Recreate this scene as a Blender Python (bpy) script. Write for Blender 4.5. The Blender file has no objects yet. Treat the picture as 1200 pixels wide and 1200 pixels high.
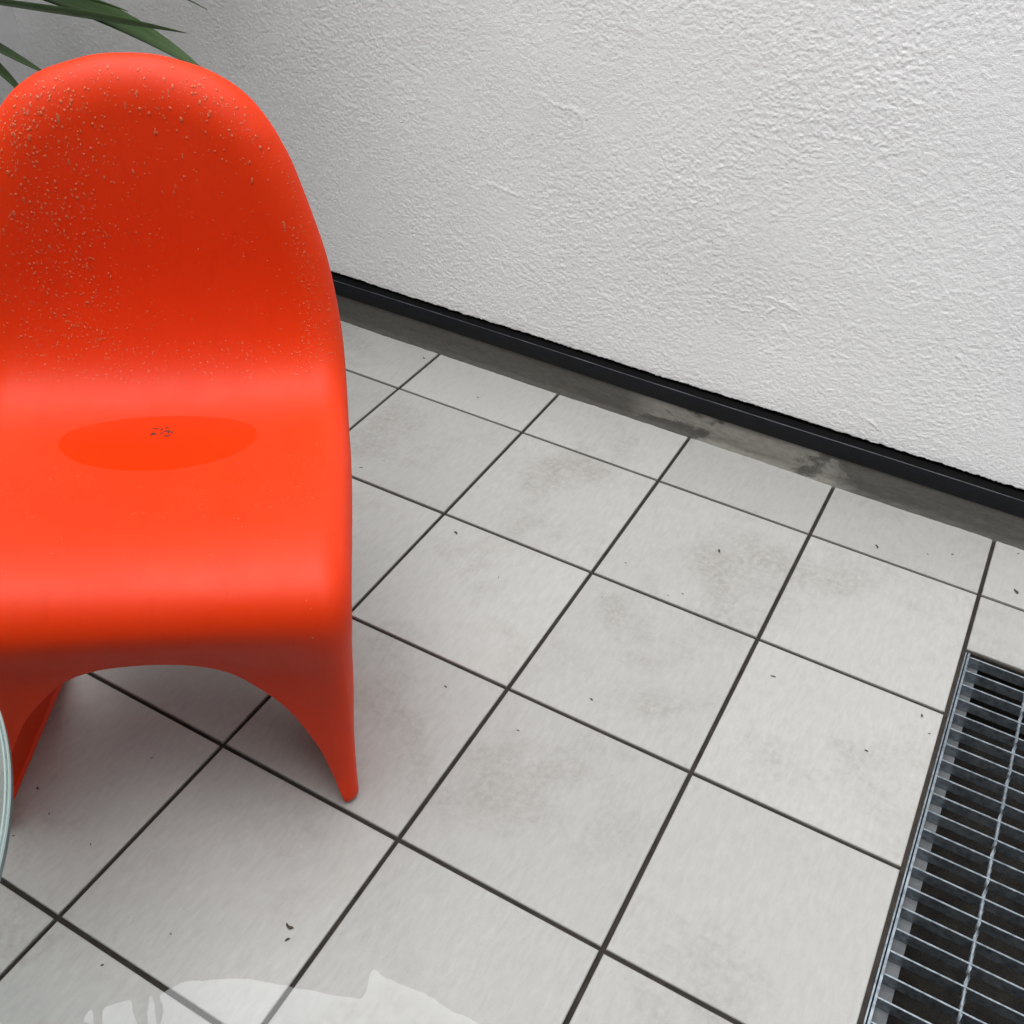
import bpy, math, random
import numpy as np
from mathutils import Matrix, Vector

random.seed(7)
rng = np.random.default_rng(11)
scene = bpy.context.scene
col = scene.collection

# ------------------------------------------------------------------ camera
CAM = np.array([1.05013654, -1.50433229, 1.20742765])
RC = np.array([[0.8748582972844865, 0.4826570178878535, 0.040806405819578145],
               [0.3395287239290133, -0.5509741830247203, -0.7623304370580586],
               [-0.34546085928718995, 0.6807860550287432, -0.6459002569875416]])
cam_data = bpy.data.cameras.new('camera')
cam_data.sensor_width = 36.0
cam_data.lens = 36.0 * 1188.294 / 1200.0
cam_data.clip_start = 0.01
cam_data.clip_end = 500.0
cam = bpy.data.objects.new('camera', cam_data)
col.objects.link(cam)
cam.matrix_world = Matrix(((RC[0][0], -RC[1][0], -RC[2][0], CAM[0]),
                           (RC[0][1], -RC[1][1], -RC[2][1], CAM[1]),
                           (RC[0][2], -RC[1][2], -RC[2][2], CAM[2]),
                           (0, 0, 0, 1)))
scene.camera = cam
scene.cycles.max_bounces = 7
scene.cycles.diffuse_bounces = 4
scene.cycles.glossy_bounces = 3
scene.cycles.transmission_bounces = 6

# ------------------------------------------------------------------ light
SUN_DIR = Vector((-0.14, -0.27, 1.0)).normalized()      # towards the bright part of the overcast sky
elev = math.asin(SUN_DIR.z)
azim = math.atan2(SUN_DIR.x, SUN_DIR.y)
world = bpy.data.worlds.new('World')
scene.world = world
world.use_nodes = True
wn, wl = world.node_tree.nodes, world.node_tree.links
wn.clear()
sky = wn.new('ShaderNodeTexSky')
sky.sky_type = 'NISHITA'
sky.sun_disc = False
sky.sun_elevation = elev
sky.sun_rotation = azim
sky.air_density = 1.0
sky.dust_density = 6.0
sky.ozone_density = 1.0
hs = wn.new('ShaderNodeHueSaturation')
hs.inputs['Saturation'].default_value = 0.3
bg = wn.new('ShaderNodeBackground')
bg.inputs['Strength'].default_value = 0.05
wo = wn.new('ShaderNodeOutputWorld')
wl.new(sky.outputs[0], hs.inputs['Color'])
wl.new(hs.outputs[0], bg.inputs['Color'])
wl.new(bg.outputs[0], wo.inputs['Surface'])
sd = bpy.data.lights.new('sun', 'SUN')
sd.energy = 3.0
sd.angle = math.radians(88)
sd.color = (0.985, 0.995, 1.0)
sun = bpy.data.objects.new('sun', sd)
col.objects.link(sun)
sun.location = (2, -3, 5)
sun.rotation_euler = (-SUN_DIR).to_track_quat('-Z', 'Y').to_euler()

scene.view_settings.view_transform = 'Standard'
scene.view_settings.look = 'None'
scene.view_settings.exposure = 1.02
scene.view_settings.gamma = 1.0
scene.view_settings.use_curve_mapping = False

# ------------------------------------------------------------------ helpers
def tag(o, label, cat, group=None):
    o['label'] = label
    o['category'] = cat
    if group:
        o['group'] = group
    return o

def empty(name, loc=(0, 0, 0)):
    o = bpy.data.objects.new(name, None)
    o.empty_display_size = 0.1
    o.location = loc
    col.objects.link(o)
    return o

def link(name, me, mat=None, parent=None, loc=None, smooth=False):
    if mat and not me.materials:
        me.materials.append(mat)
    if smooth:
        me.polygons.foreach_set('use_smooth', [True] * len(me.polygons))
    o = bpy.data.objects.new(name, me)
    col.objects.link(o)
    if loc is not None:
        o.location = loc
    if parent:
        o.parent = parent
    return o

def mesh(name, v, f):
    me = bpy.data.meshes.new(name)
    me.from_pydata([tuple(p) for p in v], [], f)
    me.update()
    return me

def grid_mesh(name, P):
    """P: (n, m, 3) array -> quad mesh, quickly."""
    n, m = P.shape[:2]
    me = bpy.data.meshes.new(name)
    idx = np.arange(n * m, dtype=np.int32).reshape(n, m)
    q = np.stack([idx[:-1, :-1], idx[:-1, 1:], idx[1:, 1:], idx[1:, :-1]], -1).reshape(-1, 4)
    return fast_mesh(me, P.reshape(-1, 3), q)

def fast_mesh(me, v, q):
    k = q.shape[1]
    me.vertices.add(len(v))
    me.vertices.foreach_set('co', np.ascontiguousarray(v, dtype=np.float32).ravel())
    me.loops.add(q.size)
    me.loops.foreach_set('vertex_index', q.astype(np.int32).ravel())
    me.polygons.add(len(q))
    me.polygons.foreach_set('loop_start', np.arange(0, q.size, k, dtype=np.int32))
    me.polygons.foreach_set('loop_total', np.full(len(q), k, dtype=np.int32))
    me.update(calc_edges=True)
    me.validate()
    return me

def box(x0, x1, y0, y1, z0, z1, b=0.0):
    """box; b chamfers the top edges"""
    if b <= 0:
        v = [(x, y, z) for z in (z0, z1) for x, y in ((x0, y0), (x1, y0), (x1, y1), (x0, y1))]
        f = [(3, 2, 1, 0), (4, 5, 6, 7), (0, 1, 5, 4), (1, 2, 6, 5), (2, 3, 7, 6), (3, 0, 4, 7)]
        return v, f
    v = [(x, y, z0) for x, y in ((x0, y0), (x1, y0), (x1, y1), (x0, y1))]
    v += [(x, y, z1 - b) for x, y in ((x0, y0), (x1, y0), (x1, y1), (x0, y1))]
    v += [(x, y, z1) for x, y in ((x0 + b, y0 + b), (x1 - b, y0 + b), (x1 - b, y1 - b), (x0 + b, y1 - b))]
    f = [(3, 2, 1, 0), (8, 9, 10, 11)]
    for k in (0, 4):
        for i in range(4):
            j = (i + 1) % 4
            f.append((k + i, k + j, k + 4 + j, k + 4 + i))
    return v, f

def vnoise(x, y, seed):
    """smooth value noise in numpy, about -1..1"""
    r = np.random.default_rng(seed).uniform(-1, 1, (256, 256)).astype(np.float32)
    xi = np.floor(x).astype(int); yi = np.floor(y).astype(int)
    fx = x - xi; fy = y - yi
    fx = fx * fx * (3 - 2 * fx); fy = fy * fy * (3 - 2 * fy)
    g = lambda i, j: r[i & 255, j & 255]
    return ((g(xi, yi) * (1 - fx) + g(xi + 1, yi) * fx) * (1 - fy)
            + (g(xi, yi + 1) * (1 - fx) + g(xi + 1, yi + 1) * fx) * fy)

# node material helper -------------------------------------------------
class Mat:
    def __init__(self, name, color=(0.5, 0.5, 0.5), rough=0.5, spec=0.5, metal=0.0):
        self.m = bpy.data.materials.new(name)
        self.m.use_nodes = True
        self.nt = self.m.node_tree
        self.n, self.l = self.nt.nodes, self.nt.links
        self.b = self.n['Principled BSDF']
        self.b.inputs['Base Color'].default_value = (*color, 1)
        self.b.inputs['Roughness'].default_value = rough
        self.b.inputs['Specular IOR Level'].default_value = spec
        self.b.inputs['Metallic'].default_value = metal
    def new(self, t, **kw):
        nd = self.n.new(t)
        for k, v in kw.items():
            if hasattr(nd, k):
                setattr(nd, k, v)
            else:
                nd.inputs[k].default_value = v
        return nd
    def to(self, a, b):
        self.l.new(a, b)
    def coords(self, kind='Object', scale=(1, 1, 1), rot=(0, 0, 0), loc=(0, 0, 0)):
        tc = self.new('ShaderNodeTexCoord')
        mp = self.new('ShaderNodeMapping')
        mp.inputs['Scale'].default_value = scale
        mp.inputs['Rotation'].default_value = rot
        mp.inputs['Location'].default_value = loc
        self.to(tc.outputs[kind], mp.inputs[0])
        return mp.outputs[0]
    def world(self, scale=(1, 1, 1), loc=(0, 0, 0)):
        g = self.new('ShaderNodeNewGeometry')
        mp = self.new('ShaderNodeMapping')
        mp.inputs['Scale'].default_value = scale
        mp.inputs['Location'].default_value = loc
        self.to(g.outputs['Position'], mp.inputs[0])
        return mp.outputs[0]
    def noise(self, vec, scale, detail=4, rough=0.55, dist=0.0):
        nd = self.new('ShaderNodeTexNoise')
        nd.inputs['Scale'].default_value = scale
        nd.inputs['Detail'].default_value = detail
        nd.inputs['Roughness'].default_value = rough
        nd.inputs['Distortion'].default_value = dist
        self.to(vec, nd.inputs['Vector'])
        return nd.outputs['Fac']
    def ramp(self, fac, stops):
        r = self.new('ShaderNodeValToRGB')
        el = r.color_ramp.elements
        while len(el) < len(stops):
            el.new(0.5)
        for e, (p, c) in zip(el, stops):
            e.position = p
            e.color = (c, c, c, 1) if isinstance(c, (int, float)) else (*c, 1)
        self.to(fac, r.inputs[0])
        return r.outputs[0]
    def mix(self, fac, a, b, mode='MIX'):
        nd = self.new('ShaderNodeMix', data_type='RGBA', blend_type=mode)
        for s, v in ((nd.inputs[0], fac), (nd.inputs[6], a), (nd.inputs[7], b)):
            if isinstance(v, (int, float)):
                s.default_value = v
            elif isinstance(v, tuple):
                s.default_value = (*v, 1)
            else:
                self.to(v, s)
        return nd.outputs[2]
    def math(self, op, a, b=0.0):
        nd = self.new('ShaderNodeMath', operation=op)
        for s, v in ((nd.inputs[0], a), (nd.inputs[1], b)):
            if isinstance(v, (int, float)):
                s.default_value = v
            else:
                self.to(v, s)
        return nd.outputs[0]
    def bump(self, h, strength, dist):
        nd = self.new('ShaderNodeBump')
        nd.inputs['Strength'].default_value = strength
        nd.inputs['Distance'].default_value = dist
        self.to(h, nd.inputs['Height'])
        self.to(nd.outputs[0], self.b.inputs['Normal'])
    def color(self, s):
        self.to(s, self.b.inputs['Base Color'])
    def rough(self, s):
        self.to(s, self.b.inputs['Roughness'])

# ------------------------------------------------------------------ materials
def mat_tile():
    m = Mat('glazed_tile', rough=0.42, spec=0.45)
    oi = m.new('ShaderNodeObjectInfo')
    off = m.new('ShaderNodeVectorMath', operation='SCALE')
    cx = m.new('ShaderNodeCombineXYZ')
    m.to(oi.outputs['Random'], cx.inputs[0]); m.to(oi.outputs['Random'], cx.inputs[1])
    m.to(cx.outputs[0], off.inputs[0]); off.inputs['Scale'].default_value = 37.0
    w = m.world()
    add = m.new('ShaderNodeVectorMath', operation='ADD')
    m.to(w, add.inputs[0]); m.to(off.outputs[0], add.inputs[1])
    mp = m.new('ShaderNodeMapping'); mp.inputs['Scale'].default_value = (1.0, 0.30, 1.0)
    m.to(add.outputs[0], mp.inputs[0])
    streak = m.noise(mp.outputs[0], 130, 5, 0.62, 0.4)
    cloud = m.noise(add.outputs[0], 7, 5, 0.6, 0.6)
    speck = m.noise(add.outputs[0], 260, 3, 0.6)
    base = m.mix(m.ramp(streak, [(0.25, 0.0), (0.75, 1.0)]), (0.300, 0.297, 0.284), (0.372, 0.369, 0.356))
    base = m.mix(m.ramp(cloud, [(0.3, 0.42), (0.7, 0.0)]), base, (0.345, 0.338, 0.318))
    # dirt smudges over the whole floor, world based
    d1 = m.noise(w, 3.4, 6, 0.68, 0.3)
    d2 = m.noise(w, 95, 4, 0.7)
    dirt = m.math('MULTIPLY', m.ramp(d1, [(0.52, 0.0), (0.70, 1.0)]), m.ramp(d2, [(0.36, 0.15), (0.62, 1.0)]))
    base = m.mix(m.math('MULTIPLY', dirt, 0.68), base, (0.19, 0.175, 0.15))
    base = m.mix(m.ramp(speck, [(0.64, 0.0), (0.74, 0.5)]), base, (0.27, 0.25, 0.22))
    tone = m.new('ShaderNodeHueSaturation'); m.to(base, tone.inputs['Color'])
    m.to(m.math('ADD', 0.90, m.math('MULTIPLY', oi.outputs['Random'], 0.17)), tone.inputs['Value'])
    base = tone.outputs[0]
    m.color(base)
    m.rough(m.ramp(m.noise(w, 5, 4, 0.6), [(0.35, 0.30), (0.65, 0.5)]))
    m.bump(m.math('ADD', m.math('MULTIPLY', streak, 0.6), m.math('MULTIPLY', speck, 0.4)), 0.35, 0.0012)
    return m.m

def mat_grout():
    m = Mat('grout', rough=0.85, spec=0.2)
    w = m.world()
    m.color(m.ramp(m.noise(w, 40, 5, 0.6), [(0.3, (0.018, 0.015, 0.012)), (0.7, (0.036, 0.030, 0.025))]))
    m.bump(m.noise(w, 500, 3), 0.5, 0.002)
    return m.m

def mat_plaster(extra):
    m = Mat('white_render', rough=0.9, spec=0.15)
    w = m.world()
    big = m.noise(w, 2.3, 5, 0.6)
    fine = m.noise(w, 420, 4, 0.6)
    c = m.mix(m.ramp(big, [(0.35, 0.0), (0.65, 1.0)]), (0.80, 0.81, 0.812), (0.85, 0.86, 0.862))
    c = m.mix(m.ramp(fine, [(0.3, 0.22), (0.5, 0.0)]), c, (0.52, 0.52, 0.51))
    m.color(c)
    if extra:
        h = m.math('ADD', m.math('MULTIPLY', fine, 0.3), m.noise(w, 150, 4, 0.6, 0.4))
        m.bump(h, 0.8, 0.006)
    else:
        m.bump(fine, 0.6, 0.0018)
    return m.m

def mat_plinth():
    m = Mat('plinth_cement', rough=0.62, spec=0.35)
    w = m.world(scale=(1, 1, 2.2))
    big = m.noise(w, 4.5, 6, 0.62, 0.5)
    fine = m.noise(w, 60, 6, 0.7)
    c = m.mix(m.ramp(fine, [(0.3, 0.0), (0.75, 1.0)]), (0.074, 0.071, 0.062), (0.112, 0.108, 0.096))
    patch = m.math('MULTIPLY', m.ramp(big, [(0.46, 0.0), (0.50, 0.85)]), m.ramp(fine, [(0.25, 0.55), (0.6, 1.0)]))
    sx_ = m.new('ShaderNodeSeparateXYZ'); m.to(m.world(), sx_.inputs[0])
    zone = m.ramp(m.math('MULTIPLY', m.math('ABSOLUTE', m.math('SUBTRACT', sx_.outputs[0], 0.70)), 2.5), [(0.45, 1.0), (0.62, 0.0)])
    patch = m.math('MULTIPLY', patch, zone)
    c = m.mix(patch, c, (0.27, 0.262, 0.235))
    c = m.mix(m.ramp(m.noise(w, 13, 6, 0.7, 0.8), [(0.60, 0.0), (0.68, 0.25)]), c, (0.10, 0.078, 0.045))
    m.color(c)
    m.bump(fine, 0.4, 0.003)
    return m.m

def mat_membrane():
    m = Mat('black_membrane', (0.004, 0.004, 0.0045), 0.9, 0.08)
    return m.m

def mat_strip():
    m = Mat('black_strip', (0.012, 0.014, 0.019), 0.6, 0.22)
    w = m.world()
    g = m.noise(w, 700, 3, 0.6)
    m.color(m.ramp(g, [(0.35, (0.004, 0.0045, 0.006)), (0.7, (0.011, 0.013, 0.019))]))
    m.bump(g, 0.5, 0.0015)
    return m.m

def mat_chair():
    m = Mat('orange_red_plastic', (0.60, 0.034, 0.004), 0.46, 0.4)
    o = m.coords('Object')
    c = m.mix(m.ramp(m.noise(o, 3.2, 4, 0.5), [(0.3, 0.0), (0.7, 1.0)]), (0.66, 0.0315, 0.0016), (0.71, 0.0375, 0.0020))
    # dried streaks where the rain ran
    st = m.noise(m.coords('Object', scale=(1.0, 0.35, 0.35)), 38, 6, 0.7, 1.0)
    c = m.mix(m.ramp(st, [(0.54, 0.0), (0.68, 0.34)]), c, (0.58, 0.025, 0.0015))
    m.color(c)
    m.rough(m.ramp(m.noise(o, 16, 5, 0.65), [(0.3, 0.46), (0.7, 0.56)]))
    m.bump(m.noise(o, 1500, 2, 0.5), 0.10, 0.0006)
    sp3 = m.new('ShaderNodeSeparateXYZ'); m.to(o, sp3.inputs[0])
    global WET_NODE
    lt_ = m.math('LESS_THAN', sp3.outputs[2], 0.4022)
    WET_NODE = lt_.node
    wet = m.math('MULTIPLY', lt_, m.math('LESS_THAN', m.math('ABSOLUTE', m.math('SUBTRACT', sp3.outputs[1], 0.0)), 0.13))
    wet = m.math('MULTIPLY', wet, m.math('LESS_THAN', m.math('ABSOLUTE', sp3.outputs[0]), 0.17))
    m.to(m.math('SUBTRACT', 0.25, m.math('MULTIPLY', wet, 0.21)), m.b.inputs['Specular IOR Level'])
    return m.m

def mat_steel():
    m = Mat('galvanised_steel', rough=0.42, metal=0.85)
    w = m.world()
    v = m.new('ShaderNodeTexVoronoi'); v.inputs['Scale'].default_value = 120
    m.to(w, v.inputs['Vector'])
    f = m.math('ADD', m.math('MULTIPLY', v.outputs['Distance'], 0.5), m.math('MULTIPLY', m.noise(w, 60, 5, 0.65), 0.7))
    m.color(m.ramp(f, [(0.3, (0.15, 0.18, 0.21)), (0.75, (0.33, 0.375, 0.415))]))
    m.rough(m.ramp(m.noise(w, 45, 4), [(0.3, 0.32), (0.7, 0.55)]))
    m.bump(f, 0.2, 0.001)
    return m.m

def mat_pit():
    m = Mat('pit_dirt', rough=0.9, spec=0.2)
    w = m.world()
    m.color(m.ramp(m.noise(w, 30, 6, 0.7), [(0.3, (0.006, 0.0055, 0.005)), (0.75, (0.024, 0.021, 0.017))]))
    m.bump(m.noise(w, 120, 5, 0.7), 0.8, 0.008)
    return m.m

def mat_leaf():
    m = Mat('strap_leaf', (0.03, 0.075, 0.02), 0.42, 0.45)
    o = m.coords('UV')
    s = m.noise(m.coords('UV', scale=(60, 1.5, 1)), 1.0, 3, 0.5)
    c = m.ramp(s, [(0.3, (0.030, 0.072, 0.016)), (0.7, (0.085, 0.165, 0.042))])
    uv = m.new('ShaderNodeSeparateXYZ'); m.to(o, uv.inputs[0])
    c = m.mix(m.ramp(uv.outputs[1], [(0.955, 0.0), (0.985, 1.0)]), c, (0.10, 0.075, 0.035))
    m.color(c)
    m.b.inputs['Transmission Weight'].default_value = 0.0
    m.bump(s, 0.25, 0.002)
    return m.m

def mat_simple(name, c1, c2, rough, scale, spec=0.4, metal=0.0, bump=0.003):
    m = Mat(name, c1, rough, spec, metal)
    w = m.coords('Object')
    f = m.noise(w, scale, 5, 0.6)
    m.color(m.ramp(f, [(0.3, c1), (0.7, c2)]))
    m.bump(f, 0.4, bump)
    return m.m

def mat_film(name, ior, tint=(1, 1, 1)):
    m = bpy.data.materials.new(name)
    m.use_nodes = True
    n, l = m.node_tree.nodes, m.node_tree.links
    n.clear()
    out = n.new('ShaderNodeOutputMaterial')
    mx = n.new('ShaderNodeMixShader')
    fr = n.new('ShaderNodeFresnel'); fr.inputs['IOR'].default_value = ior
    tr = n.new('ShaderNodeBsdfTransparent'); tr.inputs[0].default_value = (*tint, 1)
    gl = n.new('ShaderNodeBsdfGlossy'); gl.inputs['Roughness'].default_value = 0.0
    l.new(fr.outputs[0], mx.inputs[0]); l.new(tr.outputs[0], mx.inputs[1]); l.new(gl.outputs[0], mx.inputs[2])
    l.new(mx.outputs[0], out.inputs[0])
    return m

def mat_glass(name, color, ior, rough=0.0):
    m = Mat(name, color, rough, 0.5)
    m.b.inputs['Transmission Weight'].default_value = 1.0
    m.b.inputs['IOR'].default_value = ior
    # faint unevenness so that it stays a procedural surface
    m.bump(m.noise(m.coords('Object'), 60, 2), 0.02, 0.001)
    return m.m

def mat_drop():
    m = mat_film('drop_water_tinted', 1.33)
    n, l = m.node_tree.nodes, m.node_tree.links
    out = [x for x in n if x.type == 'OUTPUT_MATERIAL'][0]
    film = out.inputs[0].links[0].from_socket
    g = n.new('ShaderNodeBsdfDiffuse'); g.inputs['Color'].default_value = (1.0, 0.26, 0.12, 1)  # orange diffuse stands in for light refracted through each drop
    mx = n.new('ShaderNodeMixShader'); mx.inputs[0].default_value = 0.36
    l.new(film, mx.inputs[1]); l.new(g.outputs[0], mx.inputs[2]); l.new(mx.outputs[0], out.inputs[0])
    return m

M_TILE = mat_tile(); M_GROUT = mat_grout()
M_PLASTER = mat_plaster(False); M_PLASTER_FAR = mat_plaster(True)
M_PLINTH = mat_plinth(); M_MEMB = mat_membrane(); M_STRIP = mat_strip()
M_CHAIR = mat_chair(); M_STEEL = mat_steel(); M_PIT = mat_pit(); M_LEAF = mat_leaf()
M_BARK = mat_simple('cane_bark', (0.10, 0.075, 0.05), (0.19, 0.15, 0.105), 0.85, 60)
M_POT = mat_simple('grey_clay', (0.12, 0.115, 0.11), (0.17, 0.165, 0.16), 0.7, 20)
M_SOIL = mat_simple('potting_soil', (0.018, 0.013, 0.009), (0.05, 0.038, 0.027), 0.95, 90, bump=0.01)
M_SCRAP = mat_simple('dry_scrap', (0.035, 0.028, 0.02), (0.075, 0.06, 0.042), 0.9, 200)
M_EDGE_HIGHLIGHT = mat_simple('strip_highlight', (0.03, 0.033, 0.042), (0.10, 0.105, 0.12), 0.4, 25)  # paler than the strip: its edge highlight put into the colour
M_LEDGE = mat_simple('dull_steel', (0.07, 0.075, 0.08), (0.13, 0.135, 0.14), 0.6, 40, metal=0.3, bump=0.001)
M_DARKWALL = mat_simple('dark_render', (0.11, 0.105, 0.10), (0.16, 0.155, 0.15), 0.9, 30)
M_DROP = mat_drop()
M_WATER = mat_film('water_film', 1.33)
M_PUDDLE = mat_film('floor_water', 1.60)
M_GLASS = mat_glass('table_glass', (0.86, 0.95, 0.92), 1.5)
M_TABLE_STEEL = mat_simple('brushed_steel', (0.42, 0.42, 0.42), (0.55, 0.55, 0.55), 0.32, 120, metal=1.0, bump=0.0005)

# ------------------------------------------------------------------ floor: grout bed with tiles on it
T = 0.3
X0, X1 = -1.17, 3.0           # left wall, far right
YW = 0.167                    # plinth face
Y1 = -3.3
GX0, GX1 = 1.199, 2.105       # drain opening
GY0, GY1 = -1.505, -0.1435
ZG = -0.0045                  # grout level
# bed built round the drain opening
xs = [X0 - 0.2, GX0, GX1, X1]; ys = [Y1, GY0, GY1, 0.35]
v = [(x, y, ZG) for y in ys for x in xs]
f = [(j * 4 + i, j * 4 + i + 1, j * 4 + i + 5, j * 4 + i + 4) for j in range(3) for i in range(3) if not (i == 1 and j == 1)]
floor = link('floor', mesh('floor', v, f), M_GROUT)
floor['kind'] = 'structure'

tile_cache = {}
gap = 0.0033
def tile(x0, x1, y0, y1):
    w, d = round(x1 - x0, 4), round(y1 - y0, 4)
    if w < 0.02 or d < 0.02:
        return
    if (w, d) not in tile_cache:
        vv, ff = box(-w / 2, w / 2, -d / 2, d / 2, -0.012, 0.0, 0.0011)
        me = mesh('tile', vv, ff)
        me.materials.append(M_TILE)
        tile_cache[(w, d)] = me
    o = link('tile', tile_cache[(w, d)], None, floor,
             ((x0 + x1) / 2, (y0 + y1) / 2, random.uniform(-0.0004, 0.0004)))
    o.rotation_euler = (random.uniform(-1, 1) * 0.0009, random.uniform(-1, 1) * 0.0009, random.uniform(-1, 1) * 0.0012)

for i in range(-4, 10):
    for j in range(-1, 11):
        x0, x1 = max(i * T, X0), min((i + 1) * T, X1)
        y1, y0 = min(-j * T, YW), max(-(j + 1) * T, Y1)
        if j == -1:
            y0, y1 = 0.0, YW + 0.001
        x0 += gap; x1 -= gap; y0 += gap
        y1 -= gap if j >= 0 else 0.0
        inside_x = i in (4, 5, 6)
        if inside_x and j in (1, 2, 3, 4):
            continue
        if inside_x and j == 0:
            tile(x0, x1, GY1 + 0.001, y1)
            continue
        tile(x0, x1, y0, y1)

# ------------------------------------------------------------------ drain with grating
drain = empty('drain_channel', (GX0, GY1, 0))
tag(drain, 'sunken drain pit with galvanised steel rim let into the tiled floor', 'drain')
def wpart(name, vf, mat, parent, smooth=False):
    me = mesh(name, [tuple(Vector(p) - parent.location) for p in vf[0]], vf[1])
    return link(name, me, mat, parent, smooth=smooth)
ZB = -0.16
v = [(GX0, GY0, -0.005), (GX1, GY0, -0.005), (GX1, GY1, -0.005), (GX0, GY1, -0.005),
     (GX0, GY0, ZB), (GX1, GY0, ZB), (GX1, GY1, ZB), (GX0, GY1, ZB)]
f = [(0, 4, 5, 1), (1, 5, 6, 2), (2, 6, 7, 3), (3, 7, 4, 0), (4, 7, 6, 5)]
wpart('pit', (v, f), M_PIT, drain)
def angle_rim(axis, p, q0, q1, sgn):
    """upright leaf + ledge of the steel angle the grating rests in"""
    for nm, a, b, z0, z1 in (('rim', 0.0045, 0.0065, -0.03, -0.0015), ('ledge', 0.0065, 0.031, -0.0245, -0.0214)):
        lo, hi = sorted((p + sgn * a, p + sgn * b))
        bx = box(lo, hi, q0, q1, z0, z1) if axis == 'x' else box(q0, q1, lo, hi, z0, z1)
        wpart(nm, bx, M_STEEL if nm == 'rim' else M_LEDGE, drain)
angle_rim('x', GX0, GY0, GY1 - 0.007, 1)
angle_rim('x', GX1, GY0, GY1 - 0.007, -1)
# brown mortar fillet between tile and rim
wpart('mortar_joint', box(GX0 - 0.003, GX0 + 0.0042, GY0, GY1 + 0.002, -0.02, -0.0022), M_GROUT, drain)
wpart('mortar_joint', box(GX0 + 0.0043, GX1, GY1 - 0.0042, GY1 + 0.0005, -0.02, -0.004), M_GROUT, drain)

grating = empty('steel_grating', (1.2075, -0.152, -0.0212))
tag(grating, 'galvanised steel bar grating lying in the floor drain', 'grating')
gx0, gx1 = 1.2075, 2.096
gy1, gy0 = -0.1505, -1.497
wpart('frame_bar', box(gx0, gx0 + 0.0032, gy0, gy1, -0.0212, -0.0010), M_STEEL, grating)
wpart('frame_bar', box(gx1 - 0.0032, gx1, gy0, gy1, -0.0212, -0.0010), M_STEEL, grating)
bar_me = None
k = 0
y = -0.1590
while y > gy0:
    if bar_me is None:
        vv, ff = box(0, gx1 - gx0 - 0.0066, -0.0013, 0.0013, -0.0195, 0.0, 0.0004)
        bar_me = mesh('bearing_bar', vv, ff); bar_me.materials.append(M_STEEL)
    o = link('bearing_bar', bar_me, None, grating, Vector((gx0 + 0.0033, y, -0.0008)) - grating.location)
    o.rotation_euler = (random.uniform(-1, 1) * 0.012, 0, 0)
    y -= 0.03305
# twisted cross rods: square bars twisted about their length, set just below the top
def rod(x):
    n = 420
    L = abs(gy0 - gy1) - 0.01
    P = np.zeros((n, 5, 3))
    for a in range(n):
        t = a / (n - 1)
        ang = t * L / 0.0331 * math.pi / 2 * 2
        for c in range(5):
            th = ang + c * math.pi / 2
            r = 0.0030
            P[a, c] = (x + r * math.cos(th), gy1 - 0.005 - t * L, -0.0036 + r * math.sin(th))
    P -= np.array(grating.location)
    return link('cross_rod', grid_mesh('cross_rod', P), M_STEEL, grating)
for x in (1.302, 1.402, 1.502, 1.602, 1.702, 1.802, 1.902, 2.002):
    rod(x)

# ------------------------------------------------------------------ walls
back = empty('rendered_wall', (0.5, YW, 0))
tag(back, 'white rough-rendered house wall with dark strip above a cement plinth', 'wall')
YP = 0.181                    # render face
zb = 0.110
sp = 0.0017
gxs = np.arange(X0, 1.40, sp); gzs = np.arange(zb, 0.91, sp)
GX, GZ = np.meshgrid(gxs, gzs)
def stucco(GX, GZ):
    wx = vnoise(GX * 90, GZ * 90, 1) * 0.0022; wz = vnoise(GX * 90, GZ * 90, 2) * 0.0022
    u = GX + wx + 0.30 * GZ; w = GZ + wz - 0.22 * GX
    n1 = vnoise(u * 150, w * 205, 4); n2 = vnoise(0.8 * u * 280 - 0.6 * w * 280, 0.6 * u * 340 + 0.8 * w * 340, 5); n3 = vnoise(u * 66, w * 90, 6)
    n4 = vnoise(0.7 * u * 430 + 0.7 * w * 430, 0.7 * w * 450 - 0.7 * u * 450, 17)
    h = 0.48 * n1 + 0.62 * n2 + 0.20 * n3 + 0.50 * n4
    mask = np.clip(0.90 + 0.35 * vnoise(GX * 6, GZ * 6, 7) + 0.30 * vnoise(GX * 22, GZ * 22, 8), 0.45, 1.3)
    # trowel laps: thin curved ridges
    r = vnoise(GX * 5.2 + 3, GZ * 6.0, 9) + 0.25 * vnoise(GX * 17, GZ * 17, 16)
    ridge = np.exp(-(r / 0.035) ** 2) * np.clip(vnoise(GX * 7, GZ * 7, 10) * 2.0 - 0.55, 0, 1)
    return 0.00062 * h * mask + 0.0006 * ridge + 0.0022 * vnoise(GX * 4.4, GZ * 4.4, 13)
H = stucco(GX, GZ)
# a few lumps and laps that the plaster shows
for (lx, lz, ang, ln, amp) in ((0.720, 0.335, -0.25, 0.028, 0.004), (0.700, 0.315, 0.9, 0.012, 0.004), (0.930, 0.150, -0.5, 0.018, 0.0035),
                               (0.735, 0.285, -0.9, 0.012, 0.0035), (0.655, 0.30, 0.2, 0.010, 0.003), (0.795, 0.695, 0.3, 0.012, 0.003),
                               (0.52, 0.16, -0.3, 0.010, 0.003), (1.02, 0.155, 0.1, 0.012, 0.003)):
    dx = GX - lx; dz = GZ - lz
    uu = dx * math.cos(ang) + dz * math.sin(ang); ww = -dx * math.sin(ang) + dz * math.cos(ang)
    ww = ww + 0.25 * np.abs(uu) ** 1.3
    H += 0.25 * amp * np.exp(-(uu / ln) ** 4 - (ww / 0.0026) ** 2)
PY = YP - H
PZ = GZ.copy()
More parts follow.
